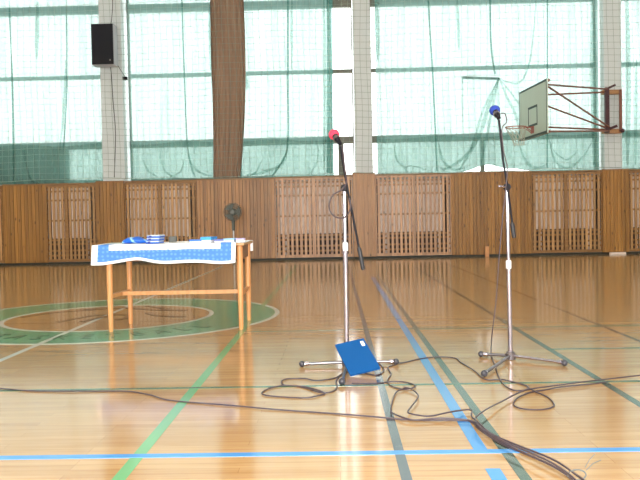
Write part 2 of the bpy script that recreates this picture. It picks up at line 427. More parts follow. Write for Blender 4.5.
def slat_screen(x0, xm, x1, z1, mat, label, gap=.0):
    t = thing('slatted_screen', label, 'wall panel', ((x0+x1)/2, YF+.02, 0), 'slatted radiator screens of the wooden wall')
    f = MB()
    for a, c in ((x0+.003, x0+.03), (xm-.045, xm+.045), (x1-.03, x1-.003)): f.box(a, c, YF-.008, YF+.045, .06, z1-.035)
    for a, c in ((x0+.03, xm-.045), (xm+.045, x1-.03)): f.box(a, c, YF-.004, YF+.045, .06, .13); f.box(a, c, YF-.004, YF+.045, z1-.09, z1-.035)
    part(f, 'frame', M['batten' if mat == 'slat' else 'slat_glare'], t)
    for a, c in ((x0+.03, xm-.045), (xm+.045, x1-.03)):
        n = max(2, round((c-a)/.104)); w = (c-a)/n; b = MB()
        for k in range(n): b.box(a+k*w+w*.22, a+k*w+w*.78, YF+.002, YF+.02, .13, z1-.09)
        part(b, 'slats', M[mat], t)
        for z in (1.90, 1.80, 1.58, 1.08, .60, .50, .34, .22): part(MB().box(a, c, YF+.021, YF+.04, z-.022, z+.022), 'batten', M['batten'], t)
    part(MB().box(x0+.002, x1-.002, YF-.012, 18.84, z1-.03, z1), 'top_ledge', M['batten'], t)
    part(MB().box(x0+.03, x1-.03, 18.82, 18.83, .05, 1.95), 'shade_board', M['cavity'], t)  # dark sheet added for the shade seen between the battens
    radiator(x0+.12, x1-.12, 'pale radiator behind the ' + label)
slat_screen(-9.6, -8.9, -8.205, 1.98, 'slat', 'slatted screen cut off by the left edge of the picture')

plank_panel(-8.205, -7.13, 2.0, 'pine', 'honey pine boarded panel nearest the left end, under the dark board')
slat_screen(-7.13, -6.63, -5.87, 2.0, 'slat', 'slatted screen left of the pillar carrying the loudspeaker')
plank_panel(-5.87, -5.18, 2.03, 'pine', 'narrow honey pine panel below the loudspeaker pillar', YF-.04)
slat_screen(-5.18, -4.31, -3.40, 2.02, 'slat', 'slatted screen behind the left half of the table')
plank_panel(-3.40, -1.48, 2.03, 'pine_glare', 'glare-tinted boarded panel below the brown drape, behind the fan')
slat_screen(-1.48, -.53, .42, 2.045, 'slat_glare', 'glare-tinted slatted screen behind the left microphone stand')
plank_panel(.42, .98, 2.10, 'pine_glare', 'narrow glare-tinted panel below the middle pillar', YF-.055)
slat_screen(.98, 1.91, 2.82, 2.06, 'slat_glare', 'glare-tinted slatted screen between the two microphone stands')
plank_panel(2.82, 4.76, 2.06, 'pine', 'wide honey boarded panel behind the right microphone stand')
slat_screen(4.76, 5.60, 6.47, 2.05, 'slat', 'slatted screen under the basketball hoop')
plank_panel(6.47, 7.10, 2.06, 'pine', 'honey pine panel below the pillar with the hoop bracket', YF-.04)
slat_screen(7.10, 8.0, 8.9, 2.05, 'slat', 'slatted screen cut off by the right edge')
b = MB()
for k in range(38): b.box(8.903+k*.088, 8.985+k*.088, YF, YF+.03, .06, 2.04)
structure(b, 'trim_1', M['pine'])
# grey plate and paper strip at the foot of the wall
tag(MB().box(6.62, 7.0, 18.50, 18.56, .0, .05).build('floor_plate', M['radiator'], loc=(6.8,18.53,0)), 'small pale plate at the foot of the panel below the hoop pillar', 'plate')
tag(MB().box(3.62, 3.71, 18.53, 18.59, 0, .25).build('wood_block', M['beech'], loc=(3.66,18.56,0)), 'short pale wooden block against the wide boarded panel', 'block')

# ------------------------------------------------------------------ curtains
YC = 18.95
def curtain(label, x0, x1, ytop=7.45, zb=lambda x: 2.06, seams=(), folds=(), hem=True, seed=1, y=YC, amp=.03):
    r = random.Random(seed); ph = [r.uniform(0, 6.28) for _ in range(4)]
    def wave(x, z): return y+amp*(.6*math.sin(x*9+ph[0]+.3*math.sin(z*1.1+ph[1]))+.4*math.sin(x*21+ph[2]+.2*z))
    t = thing('sheer_curtain', label, 'curtain', ((x0+x1)/2, y, zb((x0+x1)/2)), 'turquoise curtains in front of the windows')
    def fn(u, v):
        x = x0+(x1-x0)*u; z0 = zb(x); z = z0+(ytop-z0)*v
        return (x, wave(x, z), z)
    part(MB().sheet(fn, max(24, int((x1-x0)*24)), 40), 'cloth', M['sheer'], t, smooth=True)
    if hem:
        def fh(u, v):
            x = x0+(x1-x0)*u; z0 = zb(x); z = z0+(2.97+.03*math.sin(x*3)-z0)*v
            return (x, wave(x, z)-.012, z)
        part(MB().sheet(fh, max(24, int((x1-x0)*24)), 10), 'hem', M['sheer_hem'], t, smooth=True)
    def ribbon(pts, w, name, mat, dy):
        P = crom(pts, 8); b = MB()
        N = len(P)-1
        def fr(u, v):
            k = min(int(v*N+1e-6), N-1); q = P[k].lerp(P[k+1], v*N-k); d = (P[min(k+1,N)]-P[k]).normalized()
            nx = Vector((-d.z, 0, d.x)); e = (u-.5)*w*(.35+.65*math.sin(PI*min(max(v,.03),.97)) if name == 'fold' else 1)
            c = q+nx*e; return (c.x, wave(c.x, c.z)-dy-.01*math.sin(PI*u), c.z)
        part(b.sheet(fr, 4, N), name, M[mat], t, smooth=True)
    for s in seams: ribbon(s[0], s[1], 'seam', 'sheer_seam', .022)
    for s in folds: ribbon(s[0], s[1], 'fold', 'sheer_fold', .032)
    return t
curtain('turquoise sheer curtain left of the loudspeaker pillar, dark board behind its foot', -9.4, -5.73, seed=3, zb=lambda x: 2.006,
  seams=[([(-7.93,0,7.3), (-8.013,18.950,6.607), (-8.000,18.950,4.623), (-8.031,18.950,2.001)], .05), ([(-6.52,0,7.3), (-6.582,18.950,6.571), (-6.648,18.950,4.342), (-6.767,18.950,2.850)], .035)],
  folds=[([(-7.304,18.930,6.534), (-7.372,18.930,5.100)], .10), ([(-6.644,18.930,5.083), (-6.730,18.930,3.844), (-6.861,18.930,2.850)], .06), ([(-7.768,18.930,2.870), (-7.638,18.930,2.167), (-7.390,18.930,2.012)], .05)])
curtain('turquoise sheer curtain between the loudspeaker pillar and the brown drape', -5.09, -2.62, seed=5,
  seams=[([(-3.703,18.950,7.725), (-3.709,18.950,6.497), (-3.689,18.950,4.273), (-3.651,18.950,2.782), (-3.516,18.950,2.157)], .035)],
  folds=[([(-3.646,18.930,2.830), (-3.556,18.930,2.430), (-3.336,18.930,2.202), (-3.037,18.930,2.121)], .06), ([(-4.781,18.930,2.556), (-4.638,18.930,2.279), (-4.416,18.930,2.125)], .05),
         ([(-4.353,18.930,2.597), (-4.212,18.930,2.245), (-4.014,18.930,2.116)], .05), ([(-3.753,18.930,2.534), (-3.861,18.930,2.238), (-4.115,18.930,2.118)], .04), ([(-3.011,18.930,6.350), (-3.025,18.930,4.749)], .10)])
curtain('turquoise sheer curtain hanging from the brown drape to the uncovered strip of window', -2.6, -.02, seed=8,
  seams=[([(-1.050,18.950,7.654), (-1.076,18.950,6.429), (-1.114,18.950,4.584), (-1.148,18.950,2.976), (-1.283,18.950,2.483), (-1.566,18.950,2.091)], .045),
         ([(-0.025,18.950,7.626), (-0.049,18.950,6.403), (-0.075,18.950,4.436), (-0.132,18.950,2.135)], .15)],
  folds=[([(-0.975,18.930,6.421), (-1.011,18.930,4.701)], .06), ([(-2.156,18.930,4.605), (-2.140,18.930,4.234)], .08), ([(-0.401,18.930,2.958), (-0.437,18.930,2.414), (-0.667,18.930,2.096)], .04),
         ([(-1.148,18.930,2.900), (-1.283,18.930,2.407), (-1.762,18.930,2.193), (-2.212,18.930,2.128)], .07), ([(-1.805,18.930,2.492), (-1.961,18.930,2.198), (-2.213,18.930,2.079)], .05), ([(-0.185,18.930,6.401), (-0.208,18.930,3.942), (-0.267,18.930,2.212)], .09)])
def lifted(x):
    return 2.07 + .19*math.exp(-((x-3.78)/.42)**2) + .06*math.exp(-((x-4.5)/.3)**2)
curtain('wide turquoise sheer curtain behind the hoop, pushed out by an opened sash', 1.06, 6.52, seed=11, zb=lifted,
  seams=[([(2.374,18.950,7.561), (2.379,18.950,6.340), (2.471,18.950,4.376), (2.535,18.950,2.129)], .04), ([(3.893,18.950,7.520), (3.901,18.950,6.301), (3.910,18.950,5.201), (3.999,18.950,4.487)], .045),
         ([(5.309,18.950,7.482), (5.295,18.950,6.265), (5.270,18.950,4.065), (5.248,18.950,2.146)], .035)],
  folds=[([(4.092,18.930,4.383), (3.837,18.930,3.726), (3.556,18.930,2.920), (3.076,18.930,2.141)], .10), ([(4.092,18.930,4.383), (3.909,18.930,3.602), (3.752,18.930,2.867), (3.621,18.930,2.302)], .07),
         ([(4.092,18.930,4.383), (3.688,18.930,3.607), (3.354,18.930,2.629), (2.805,18.930,2.196), (2.608,18.930,2.200)], .07), ([(4.092,18.930,4.383), (4.306,18.930,3.838), (4.497,18.930,3.416), (4.635,18.930,2.724)], .07),
         ([(4.092,18.930,4.383), (4.405,18.930,3.959), (4.646,18.930,3.585), (4.833,18.930,2.843)], .05), ([(4.116,18.930,4.383), (4.287,18.930,4.281), (4.605,18.930,4.273), (4.857,18.930,4.806), (5.021,18.930,6.267)], .05),
         ([(4.563,18.930,2.800), (4.705,18.930,2.353), (4.972,18.930,2.150), (5.244,18.930,2.243)], .07), ([(5.300,18.930,2.833), (5.441,18.930,2.337), (5.733,18.930,2.134), (6.104,18.930,2.372), (6.352,18.930,2.761)], .06),
         ([(5.395,18.930,2.585), (5.711,18.930,2.332), (6.008,18.930,2.571)], .05), ([(1.480,18.930,2.793), (1.548,18.930,2.421), (1.815,18.930,2.118)], .05), ([(1.718,18.930,2.219), (1.917,18.930,2.264), (2.360,18.930,2.131)], .04),
         ([(2.569,18.930,2.893), (2.661,18.930,2.446), (2.904,18.930,2.169), (3.225,18.930,2.187)], .07), ([(3.088,18.930,6.316), (3.119,18.930,5.093)], .07), ([(1.098,18.930,6.368), (1.121,18.930,4.896)], .12), ([(6.386,18.930,6.232), (6.392,18.930,4.280), (6.396,18.930,2.194)], .14)])
curtain('turquoise sheer curtain cut off by the right edge, beyond the hoop bracket', 6.98, 9.6, seed=13,
  folds=[([(7.238,18.930,6.210), (7.243,18.930,4.015), (7.203,18.930,2.177)], .14), ([(7.444,18.930,4.744), (7.399,18.930,2.173)], .08)])
# opened sash pushing into the wide curtain
t = thing('opened_sash', 'window sash tilted open behind the wide curtain', 'window sash', (3.65, 19.12, 3.02))
part(MB().beam((3.20,19.03,4.43), (4.11,19.03,4.38), .05, .06), 'top_rail', M['frame_paint'], t)
part(MB().beam((3.22,19.12,3.03), (3.22,19.04,4.42), .014, .014), 'stile', M['frame_paint'], t)
part(MB().beam((4.09,19.12,3.03), (4.09,19.04,4.37), .014, .014), 'stile', M['frame_paint'], t)
part(MB().beam((3.20,19.12,3.03), (4.11,19.12,3.03), .02, .02), 'bottom_rail', M['frame_paint'], t)
tag(MB().box(-8.7, -6.68, 19.05, 19.09, 2.001, 2.99).build('board', M['dark_board'], loc=(-7.6,19.07,2.0)), 'dim greenish-grey board standing on the sill behind the left curtain', 'board')
# brown drape
def drape():
    zt, zb = 7.3, 2.062
    def fn(u, v):
        z = zb+(zt-zb)*v; A = 2*PI*u
        xl = -2.95-.07*(1-v)+.02*math.sin(v*5+.6); xr = -2.19+.06*math.sin(PI*v)-.15*(1-v)**3
        cx, hw = (xl+xr)/2, (xr-xl)/2; k = 1+.12*math.sin(9*A+3*v)*abs(math.sin(A))+.05*math.sin(17*A+v*2)
        return (cx+hw*math.cos(A), 18.76+.085*math.sin(A)*k+.055*abs(math.sin(u*58+v*1.2+1.2*math.sin(v*3+u*5))), z)
    b = MB().sheet(fn, 160, 30)
    return b.build('brown_drape', M['brown_cloth'], smooth=True, loc=(-2.55,18.76,2.06))
tag(drape(), 'brown heavy drape gathered in front of the windows', 'drape')
# protective ball net in front of the windows
def ball_net():
    b = MB(); r = .0034; y = 18.525; sp = .152
    xs = [-9.2+k*sp for k in range(int(18.6/sp))]; zs = [2.08+k*sp for k in range(int(5.2/sp))]
    def P(x, z):
        return (x+.018*math.sin(z*2.1+x*.7), y+.01*math.sin(x*1.3+z), z+.02*math.sin(x*1.05+z*.8)+.010*math.sin(x*4.1))
    for x in xs: b.tube([P(x, zs[0]+(zs[-1]-zs[0])*k/16) for k in range(17)], r, n=4, caps=False)
    for z in zs: b.tube([P(xs[0]+(xs[-1]-xs[0])*k/70, z) for k in range(71)], r, n=4, caps=False)
    t = thing('ball_net', 'wide-meshed ball net hanging in front of curtains and pillars', 'net', (0, y, 2.06))
    part(b, 'mesh', M['net_cord'], t)
    part(MB().tube([P(xs[0]+(xs[-1]-xs[0])*k/70, 2.08) for k in range(71)], .008, n=6), 'bottom_rope', M['net_cord'], t)
ball_net()

# ------------------------------------------------------------------ loudspeaker on the pillar
t = thing('loudspeaker', 'black-fronted loudspeaker with pale sides hung on the left pillar', 'speaker', (-5.47, 18.3, 4.77))
part(MB().box(-5.745, -5.205, 18.125, 18.45, 4.775, 5.75), 'cabinet', M['speaker_side'], t, bevel=.01)
part(MB().box(-5.735, -5.215, 18.10, 18.124, 4.785, 5.74), 'grille', M['black'], t, bevel=.005)
part(MB().box(-5.31, -5.28, 18.092, 18.099, 4.86, 4.90), 'badge', M['grey_metal'], t)
part(MB().box(-5.55, -5.3, 18.451, 18.619, 5.15, 5.45), 'wall_bracket', M['black_tube'], t)
tag(MB().tube(crom([(-5.40,18.46,4.85),(-5.42,18.60,4.6),(-5.40,18.603,4.0),(-5.36,18.603,3.2),(-5.42,18.603,2.12)], 6), .008).build('speaker_cable', M['black_rubber'], loc=(-5.4,18.6,2.1)), 'thin dark cable running down the pillar below the loudspeaker', 'cable')
tag(MB().tube(crom([(-5.40,18.46,5.70),(-5.38,18.60,5.95),(-5.34,18.603,6.6),(-5.42,18.603,7.9)], 6), .008).build('speaker_cable', M['black_rubber'], loc=(-5.4,18.6,5.7)), 'thin dark cable running up the pillar above the loudspeaker', 'cable')
t = thing('junction_box', 'tiny dark box right of the loudspeaker at the pillar edge', 'box', (-5.06,18.62,4.53))
part(MB().box(-5.155, -5.05, 18.63, 18.69, 4.50, 4.58), 'case', M['black_tube'], t)
part(MB().tube(crom([(-5.22,18.46,4.83),(-5.16,18.54,4.70),(-5.09,18.625,4.57)], 5), .007), 'lead', M['black_rubber'], t)

# ------------------------------------------------------------------ basketball hoop
t = thing('basketball_hoop', 'folded-aside basketball hoop on steel rods from the right pillar', 'basketball hoop', (6.68, 18.67, 2.9))
nA = Vector((4.352,17.98,0)); nB = Vector((4.505,16.22,0)); d = (nB-nA).normalized(); Lb = (nB-nA).length; nrm = Vector((d.y, -d.x, 0)).normalized()
if nrm.x > 0: nrm = -nrm
def bp(s, z, o): q = nA+d*s+nrm*o; return (q.x, q.y, z)          # s along the board, o out of its face
def slab(b, s0, s1, z0, z1, o0, o1): return b.hexa([bp(s0,z0,o0), bp(s1,z0,o0), bp(s1,z0,o1), bp(s0,z0,o1), bp(s0,z1,o0), bp(s1,z1,o0), bp(s1,z1,o1), bp(s0,z1,o1)])
Z0, Z1 = 2.725, 3.865
bb = part(slab(MB(), 0, Lb, Z0, Z1, -.03, 0), 'backboard', M['board'], t)
b = MB()
for a in ((0,Lb,Z0,Z0+.05), (0,Lb,Z1-.045,Z1), (0,.03,Z0+.05,Z1-.045), (Lb-.035,Lb,Z0+.05,Z1-.045)): slab(b, *a, .0005, .003)
part(b, 'border_line', M['board_line'], bb)
b = MB(); s0, s1, q0, q1 = Lb*.34, Lb*.34+.59, 2.965, 3.415
for a in ((s0,s1,q0,q0+.05), (s0,s1,q1-.05,q1), (s0,s0+.04,q0+.05,q1-.05), (s1-.04,s1,q0+.05,q1-.05)): slab(b, *a, .0005, .003)
part(b, 'target_square', M['board_line'], bb)
for z in (Z0, Z1-.06): part(slab(MB(), 0, Lb, z, z+.06, -.07, -.031), 'back_rail', M['rod'], bb)
sc = Lb*.5; zr = 2.95; cc = Vector(bp(sc, zr, .15+.235))
rim = part(MB().tube([cc+Vector((.228*math.cos(a), .228*math.sin(a), 0)) for a in [2*PI*k/32 for k in range(32)]], .011, n=8, closed=True), 'rim', M['rim'], t, smooth=True)
b = slab(MB(), sc-.09, sc+.09, zr-.14, zr+.02, .004, .014)
slab(b, sc-.06, sc+.06, zr-.012, zr+.006, .014, .17)
b.tube([bp(sc-.07, zr-.12, .015), bp(sc-.05, zr-.06, .10), bp(sc-.10, zr, .2)], .008)
b.tube([bp(sc+.07, zr-.12, .015), bp(sc+.05, zr-.06, .10), bp(sc+.10, zr, .2)], .008)
part(b, 'rim_bracket', M['rim'], t)
b = MB(); N = 12
def np_(k, j):
    rr = [.222, .19, .155, .125, .105][j]; a = 2*PI*(k+.5*(j % 2))/N
    return cc+Vector((rr*math.cos(a)+.02*j, rr*math.sin(a), -.012-.10*j))
for j in range(4):
    for k in range(N):
        b.tube([np_(k, j), np_(k, j+1)], .0045, n=4); b.tube([np_(k, j), np_(k-1 if j % 2 == 0 else k+1, j+1)], .0045, n=4)
part(b, 'net', M['twine'], t)
XB = 6.55
for p, q in (((bp(Lb-.08, 3.75, -.07)), (XB+.02,18.40,3.96)), ((bp(.14, 3.765, -.07)), (XB+.02,18.44,3.90)), ((bp(Lb-.10, 3.71, -.07)), (XB+.05,18.40,3.05)),
             ((bp(.16, 3.72, -.07)), (XB+.02,18.44,3.03)), ((bp(Lb-.08, 2.76, -.07)), (XB+.03,18.40,2.97)), ((bp(.14, 3.06, -.07)), (XB+.02,18.44,3.0))):
    part(MB().tube([p, q], .021, n=8), 'brace_rod', M['rod'], t, smooth=True)
wb = part(MB().box(6.49, 6.585, 18.36, 18.45, 2.92, 4.0), 'pivot_post', M['maroon'], t)
part(MB().box(6.84, 6.90, 18.40, 18.45, 2.95, 3.95), 'outer_post', M['rod'], t)
for z in (3.86, 2.92): part(MB().box(6.47, 6.92, 18.451, 18.618, z, z+.095), 'cross_timber', M['bracket_wood'], t)
part(MB().beam((6.58,18.40,3.99), (6.74,18.40,4.06), .05, .05), 'hinge_arm', M['maroon'], t)
part(MB().beam((6.60,18.38,3.02), (6.76,18.38,3.08), .08, .06), 'hinge_arm', M['maroon'], t)
part(MB().ball((6.90,18.39,2.965), .05), 'hinge_cap', M['maroon'], t)

# ------------------------------------------------------------------ pedestal fan by the wall
fx, fy, fz = -2.46, 18.22, 1.205
t = thing('pedestal_fan', 'dark grey pedestal fan standing at the wall behind the table', 'fan', (fx, fy, 0))
part(MB().lathe([(.19,0),(.19,.015),(.16,.03),(.05,.045),(.03,.07)], (fx,fy,0)), 'base', M['fan_metal'], t, smooth=True)
part(MB().tube([(fx,fy,.05),(fx,fy,.80)], .017, n=12), 'pole', M['white_plastic'], t, smooth=True)
part(MB().lathe([(.03,0),(.038,.02),(.038,.16),(.045,.22),(.03,.26)], (fx,fy,.76)), 'neck', M['fan_metal'], t, smooth=True)
part(MB().lathe([(.03,-.13),(.075,-.11),(.08,0),(.05,.03)], (fx,fy-.02,fz), (0,-1,0)), 'motor_housing', M['fan_metal'], t, smooth=True)
g = MB()
for rr, yy in ((.215,-.08),(.215,-.05),(.18,-.115),(.14,-.13),(.10,-.138),(.06,-.142),(.18,-.02),(.13,-.005)):
    g.tube([(fx+rr*math.cos(a), fy+yy, fz+rr*math.sin(a)) for a in [2*PI*k/36 for k in range(36)]], .004, n=5, closed=True)
for k in range(40):
    a = 2*PI*k/40; c, s_ = math.cos(a), math.sin(a)
    g.tube([(fx+.04*c, fy-.144, fz+.04*s_), (fx+.14*c, fy-.13, fz+.14*s_), (fx+.215*c, fy-.08, fz+.215*s_), (fx+.215*c, fy-.05, fz+.215*s_), (fx+.08*c, fy+.0, fz+.08*s_)], .003, n=4)
part(g, 'grille', M['fan_metal'], t)
part(MB().lathe([(.05,0),(.05,.008),(.03,.012)], (fx,fy-.144,fz), (0,-1,0)), 'badge', M['fan_blade'], t, smooth=True)
for k in range(3):
    a0 = 2*PI*k/3
    def bl(u, v, a0=a0):
        r = .03+.165*v; a = a0+(u-.5)*1.5*(.55+.45*v)
        return (fx+r*math.cos(a), fy-.07+.03*(u-.5), fz+r*math.sin(a))
    o = part(MB().sheet(bl, 8, 6), 'blade', M['fan_blade'], t, smooth=True)
    md = o.modifiers.new('thick', 'SOLIDIFY'); md.thickness = .004

# ------------------------------------------------------------------ table
t = thing('table', 'light wooden table with round legs under a blue and white cloth', 'table', (-1.5, 7.2, 0))
TX0, TX1, TY0, TY1, TZ = -2.19, -.835, 6.87, 7.60, .795
part(MB().box(TX0, TX1, TY0, TY1, TZ-.022, TZ), 'tabletop', M['tabletop'], t, bevel=.004)
LEG = [(-2.085,6.925), (-.885,6.935), (-2.045,7.45), (-.885,7.55)]
for x, y in LEG:
    part(MB().tube([(x,y,0),(x,y,.03),(x,y,.4),(x,y,TZ-.023)], [.018,.021,.027,.029], n=16), 'leg', M['beech'], t, smooth=True)
a = MB(); zz = (TZ-.15, TZ-.023)
a.box(-2.05, -.92, 6.925, 6.945, *zz).box(-2.02, -.92, 7.50, 7.52, *zz).box(-.895, -.875, 6.97, 7.515, *zz).box(-2.08, -2.06, 6.96, 7.42, *zz)
part(a, 'apron', M['apron'], t)
part(MB().beam((-2.078,6.955,.325), (-2.050,7.42,.325), .028, .036), 'side_stretcher', M['beech'], t)
part(MB().beam((-.885,6.965,.325), (-.885,7.52,.325), .028, .036), 'side_stretcher', M['beech'], t)
part(MB().beam((-2.045,7.2,.325), (-.902,7.22,.325), .028, .036), 'long_stretcher', M['beech'], t)
# tablecloth: an unrolled grid folded over the edges; border band in blue
def cloth():
    b = MB(); X0, X1 = TX0-.03, TX1+.0
    drop = lambda x: .168+.008*math.sin(x*5.2+1.0)+.010*math.sin(x*11)+.012*max(0, 1-abs(x+1.3)/.6)-.012*math.exp(-((x+1.78)/.10)**2)
    nu, nv = 150, 200
    def fn(u, v):
        x = X0+(X1-X0)*u; D = drop(x); back = .11
        tot = D+(TY1-TY0+.02)+back; s = v*tot
        bow = .012*math.sin(x*7.5)
        zt = TZ+.006
        if s < D: return (x-.006*(1-s/D), TY0-.014-bow*(1-s/D)-.012*(1-s/D), zt-(D-s))
        if s < D+(TY1-TY0+.02): return (x, TY0-.012+(s-D), zt+.002*math.sin(x*13+s*9))
        return (x, TY1+.012+.01*math.sin(x*9)*(s-D-(TY1-TY0)), zt-(s-D-(TY1-TY0+.02)))
    b.sheet(fn, nu, nv)
    o = b.build('tablecloth', [M['white_cloth'], M['blue_cloth']], smooth=True, loc=(-1.5,7.2,TZ))
    return o, X0, X1, drop
clo, X0, X1, drop = cloth()
NU, NV = 150, 200
dead = []
for k, p in enumerate(clo.data.polygons):
    iu, iv = k % NU, k//NU; u = X0+(X1-X0)*(iu+.5)/NU; D = drop(u); q = (iv+.5)/NV*(D+TY1-TY0+.02+.11)
    if q < D and u > -.912: dead.append(k)
    inx = X0+.055 < u < X1-.115
    if inx and (.025 < q < D-.052 or (D-.052 <= q < D+.65 and (u < X0+.16 or u > X1-.21))): p.material_index = 1
bm = bmesh.new(); bm.from_mesh(clo.data); bm.faces.ensure_lookup_table()
bmesh.ops.delete(bm, geom=[bm.faces[k] for k in dead], context='FACES'); bm.to_mesh(clo.data); bm.free()
md = clo.modifiers.new('thick', 'SOLIDIFY'); md.thickness = .003; md.offset = -1
tag(clo, 'white tablecloth with a dotted blue border hanging over the table front', 'tablecloth')
ZT = TZ+.0095
# things lying on the table
def item(name, mb, mat, label, cat, loc, group=None, parts=()):
    o = mb.build(name, mat, loc=loc); tag(o, label, cat, group); return o
def rotbox(cx, cy, z0, sx, sy, sz, ang=0):
    c, s = math.cos(ang), math.sin(ang); P = []
    for z in (z0, z0+sz):
        for x, y in ((-sx/2,-sy/2), (sx/2,-sy/2), (sx/2,sy/2), (-sx/2,sy/2)): P.append((cx+x*c-y*s, cy+x*s+y*c, z))
    return MB().hexa(P)
M['pack_blue'] = plain('printed_blue_pack', srgb(22,98,206), .35); M['pack_white'] = plain('printed_white_pack', srgb(214,226,246), .4)
M['navy'] = plain('printed_navy', srgb(36,56,140), .4); M['cyan'] = plain('printed_cyan', srgb(60,160,236), .4)
M['pale_blue'] = plain('printed_pale_blue', srgb(150,200,236), .4); M['violet'] = plain('printed_violet', srgb(176,160,206), .4); M['grey_pack'] = plain('dark_grey_case', srgb(92,92,86), .6)
M['olive'] = plain('printed_olive', srgb(150,150,120), .5)
# blue wrapped bundle: crumpled plastic pack
def bundle():
    b = MB()
    def fn(u, v):
        A = 2*PI*v; x = -1.972+.225*u; e = math.sin(PI*min(max(u*.96+.04,.0),1))**.35
        r = .035*e*(1+.12*math.sin(u*17+2*A)+.08*math.sin(5*A+u*9))
        return (x, 7.0+.085*e*math.cos(A), ZT+.002+max(.0, .027*e+.95*r*math.sin(A)*abs(math.sin(A))**.0))
    b.sheet(fn, 36, 24); return b.build('wrapped_bundle', [M['pack_blue'], M['pale_blue']], smooth=True, loc=(-1.85,7.0,ZT))
o = bundle(); tag(o, 'crumpled blue wrapped bundle on the left half of the table', 'bundle')
for p in o.data.polygons:
    c = p.center
    if (c.x*9+c.z*8) % 1 < .22: p.material_index = 1
for k in range(3):
    t = thing('striped_packet', ['blue and white packet at the bottom of the stack of three', 'blue and white packet in the middle of the stack of three', 'blue and white packet on top of the stack of three'][k], 'packet', (-1.68, 7.0, ZT+k*.0265), 'stacked blue and white packets')
    z = ZT+k*.0265; x0 = -1.738+.006*k; x1 = -1.618+.006*k
    part(MB().box(x0, x1, 6.90, 7.12, z, z+.013), 'body', M['pack_blue'], t, bevel=.003)
    part(MB().box(x0+.004, x1-.004, 6.898, 7.118, z+.0132, z+.024), 'wrapper', M['pack_white'], t, bevel=.003)
    part(MB().box(x0+.02, x0+.045, 6.890, 6.8975, z+.004, z+.020), 'stripe', M['navy'], t)
tag(rotbox(-1.57, 7.28, ZT, .07, .12, .055, .1).build('small_case', M['grey_pack'], loc=(-1.57,7.28,ZT), bevel=.006), 'small dark grey case right of the stacked packets', 'case')
LE = [(-2.08,7.20,.17,.22,.006,.1,'olive','olive leaflet at the left end of the table'), (-1.93,7.38,.20,.16,.008,-.2,'olive','olive leaflet behind the crumpled blue bundle'),
      (-1.285,6.98,.11,.19,.028,.05,'pack_blue','thick bright blue booklet, leftmost of the row on the right half'), (-1.175,7.0,.10,.2,.05,-.12,'cyan','cyan booklet second in the row on the right half'),
      (-1.075,6.98,.085,.19,.028,.1,'navy','navy booklet in the middle of the row on the right half'), (-.975,7.0,.10,.2,.032,-.05,'pale_blue','pale blue booklet next to the right end'),
      (-.882,7.02,.08,.22,.03,.08,'violet','violet booklet at the right end of the table')]
for cx, cy, sx, sy, sz, an, m, lb in LE:
    t = thing('leaflet' if 'leaflet' in lb else 'booklet', lb, 'leaflet' if 'leaflet' in lb else 'booklet', (cx, cy, ZT))
    part(rotbox(cx, cy, ZT, sx*.95, sy*.95, sz*.45, an), 'pages', M['paper'], t)
    part(rotbox(cx, cy, ZT+sz*.45+.0004, sx, sy, sz*.55, an), 'cover', M[m], t)

# ------------------------------------------------------------------ microphone stands
def mic_stand(base, top, feet, hub, boom, grip_from, label, ring=None, lever=True, collar_z=.8):
    hub = Vector(hub); t = thing('microphone_stand', label, 'microphone stand', (hub.x, hub.y, 0), 'boom microphone stands')
    tp = Vector(top); ax = (tp-hub)
    at = lambda z: hub+ax*((z-hub.z)/(tp.z-hub.z))
    part(MB().tube([at(.02), at(collar_z)], .0165, n=16), 'lower_tube', M['chrome'], t, smooth=True)
    part(MB().tube([at(collar_z), tp], .0125, n=16), 'upper_tube', M['chrome'], t, smooth=True)
    part(MB().lathe([(.0168,-.03),(.019,-.026),(.019,.022),(.013,.03)], at(collar_z)), 'collar', M['white_plastic'], t, smooth=True)
    part(MB().lathe([(.02,-.028),(.034,-.024),(.036,.012),(.022,.03)], hub), 'hub', M['dark_chrome'], t, smooth=True)
    for f in feet:
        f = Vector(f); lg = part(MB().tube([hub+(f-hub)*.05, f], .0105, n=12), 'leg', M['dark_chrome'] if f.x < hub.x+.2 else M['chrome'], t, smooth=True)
        part(MB().ball(f, .021), 'foot', M['foot_rubber'], lg, smooth=True)
        dd = (f-hub).normalized()
        part(MB().lathe([(.0125,-.05),(.0155,-.045),(.0155,-.02)], f, dd, n=14), 'ferrule', M['chrome'], lg, smooth=True)
    B = [Vector(p) for p in boom]
    part(MB().tube(B, .0075, n=12), 'boom_arm', M['black_tube'], t, smooth=True)
    g0 = Vector(grip_from); e = B[-1]; dd = (e-g0).normalized()
    part(MB().tube([g0, g0+dd*.015, e-dd*.01, e+dd*.006], [.009,.0145,.0145,.012], n=14), 'counterweight', M['black_rubber'], t, smooth=True)
    cl = part(MB().ball(tp, .026, sq=(1,1.1,1)).tube([tp+Vector((0,.05,0)), tp+Vector((0,-.05,0))], .018, n=14), 'clutch', M['black_tube'], t, smooth=True)
    if lever: part(MB().tube([tp+Vector((-.012,-.03,.0)), tp+Vector((-.055,-.035,.004))], .006, n=8).ball(tp+Vector((-.058,-.035,.004)), .010), 'wing_screw', M['chrome'], cl, smooth=True)
    return t
def microphone(foam, tail, label, mat):
    f = Vector(foam); e = Vector(tail); d = (e-f).normalized()
    t = thing('microphone', label, 'microphone', tuple(e), 'microphones with foam windscreens')
    part(MB().ball(f, .037, 24, 16, (1,1,.98)), 'foam_windscreen', M[mat], t, smooth=True)
    part(MB().tube([f+d*.03, f+d*.05, e], [.021,.020,.014], n=14), 'body', M['black_tube'], t, smooth=True)
    part(MB().tube([f+d*.055, f+d*.075], .0235, n=14), 'holder_ring', M['dark_chrome'], t, smooth=True)
    return t
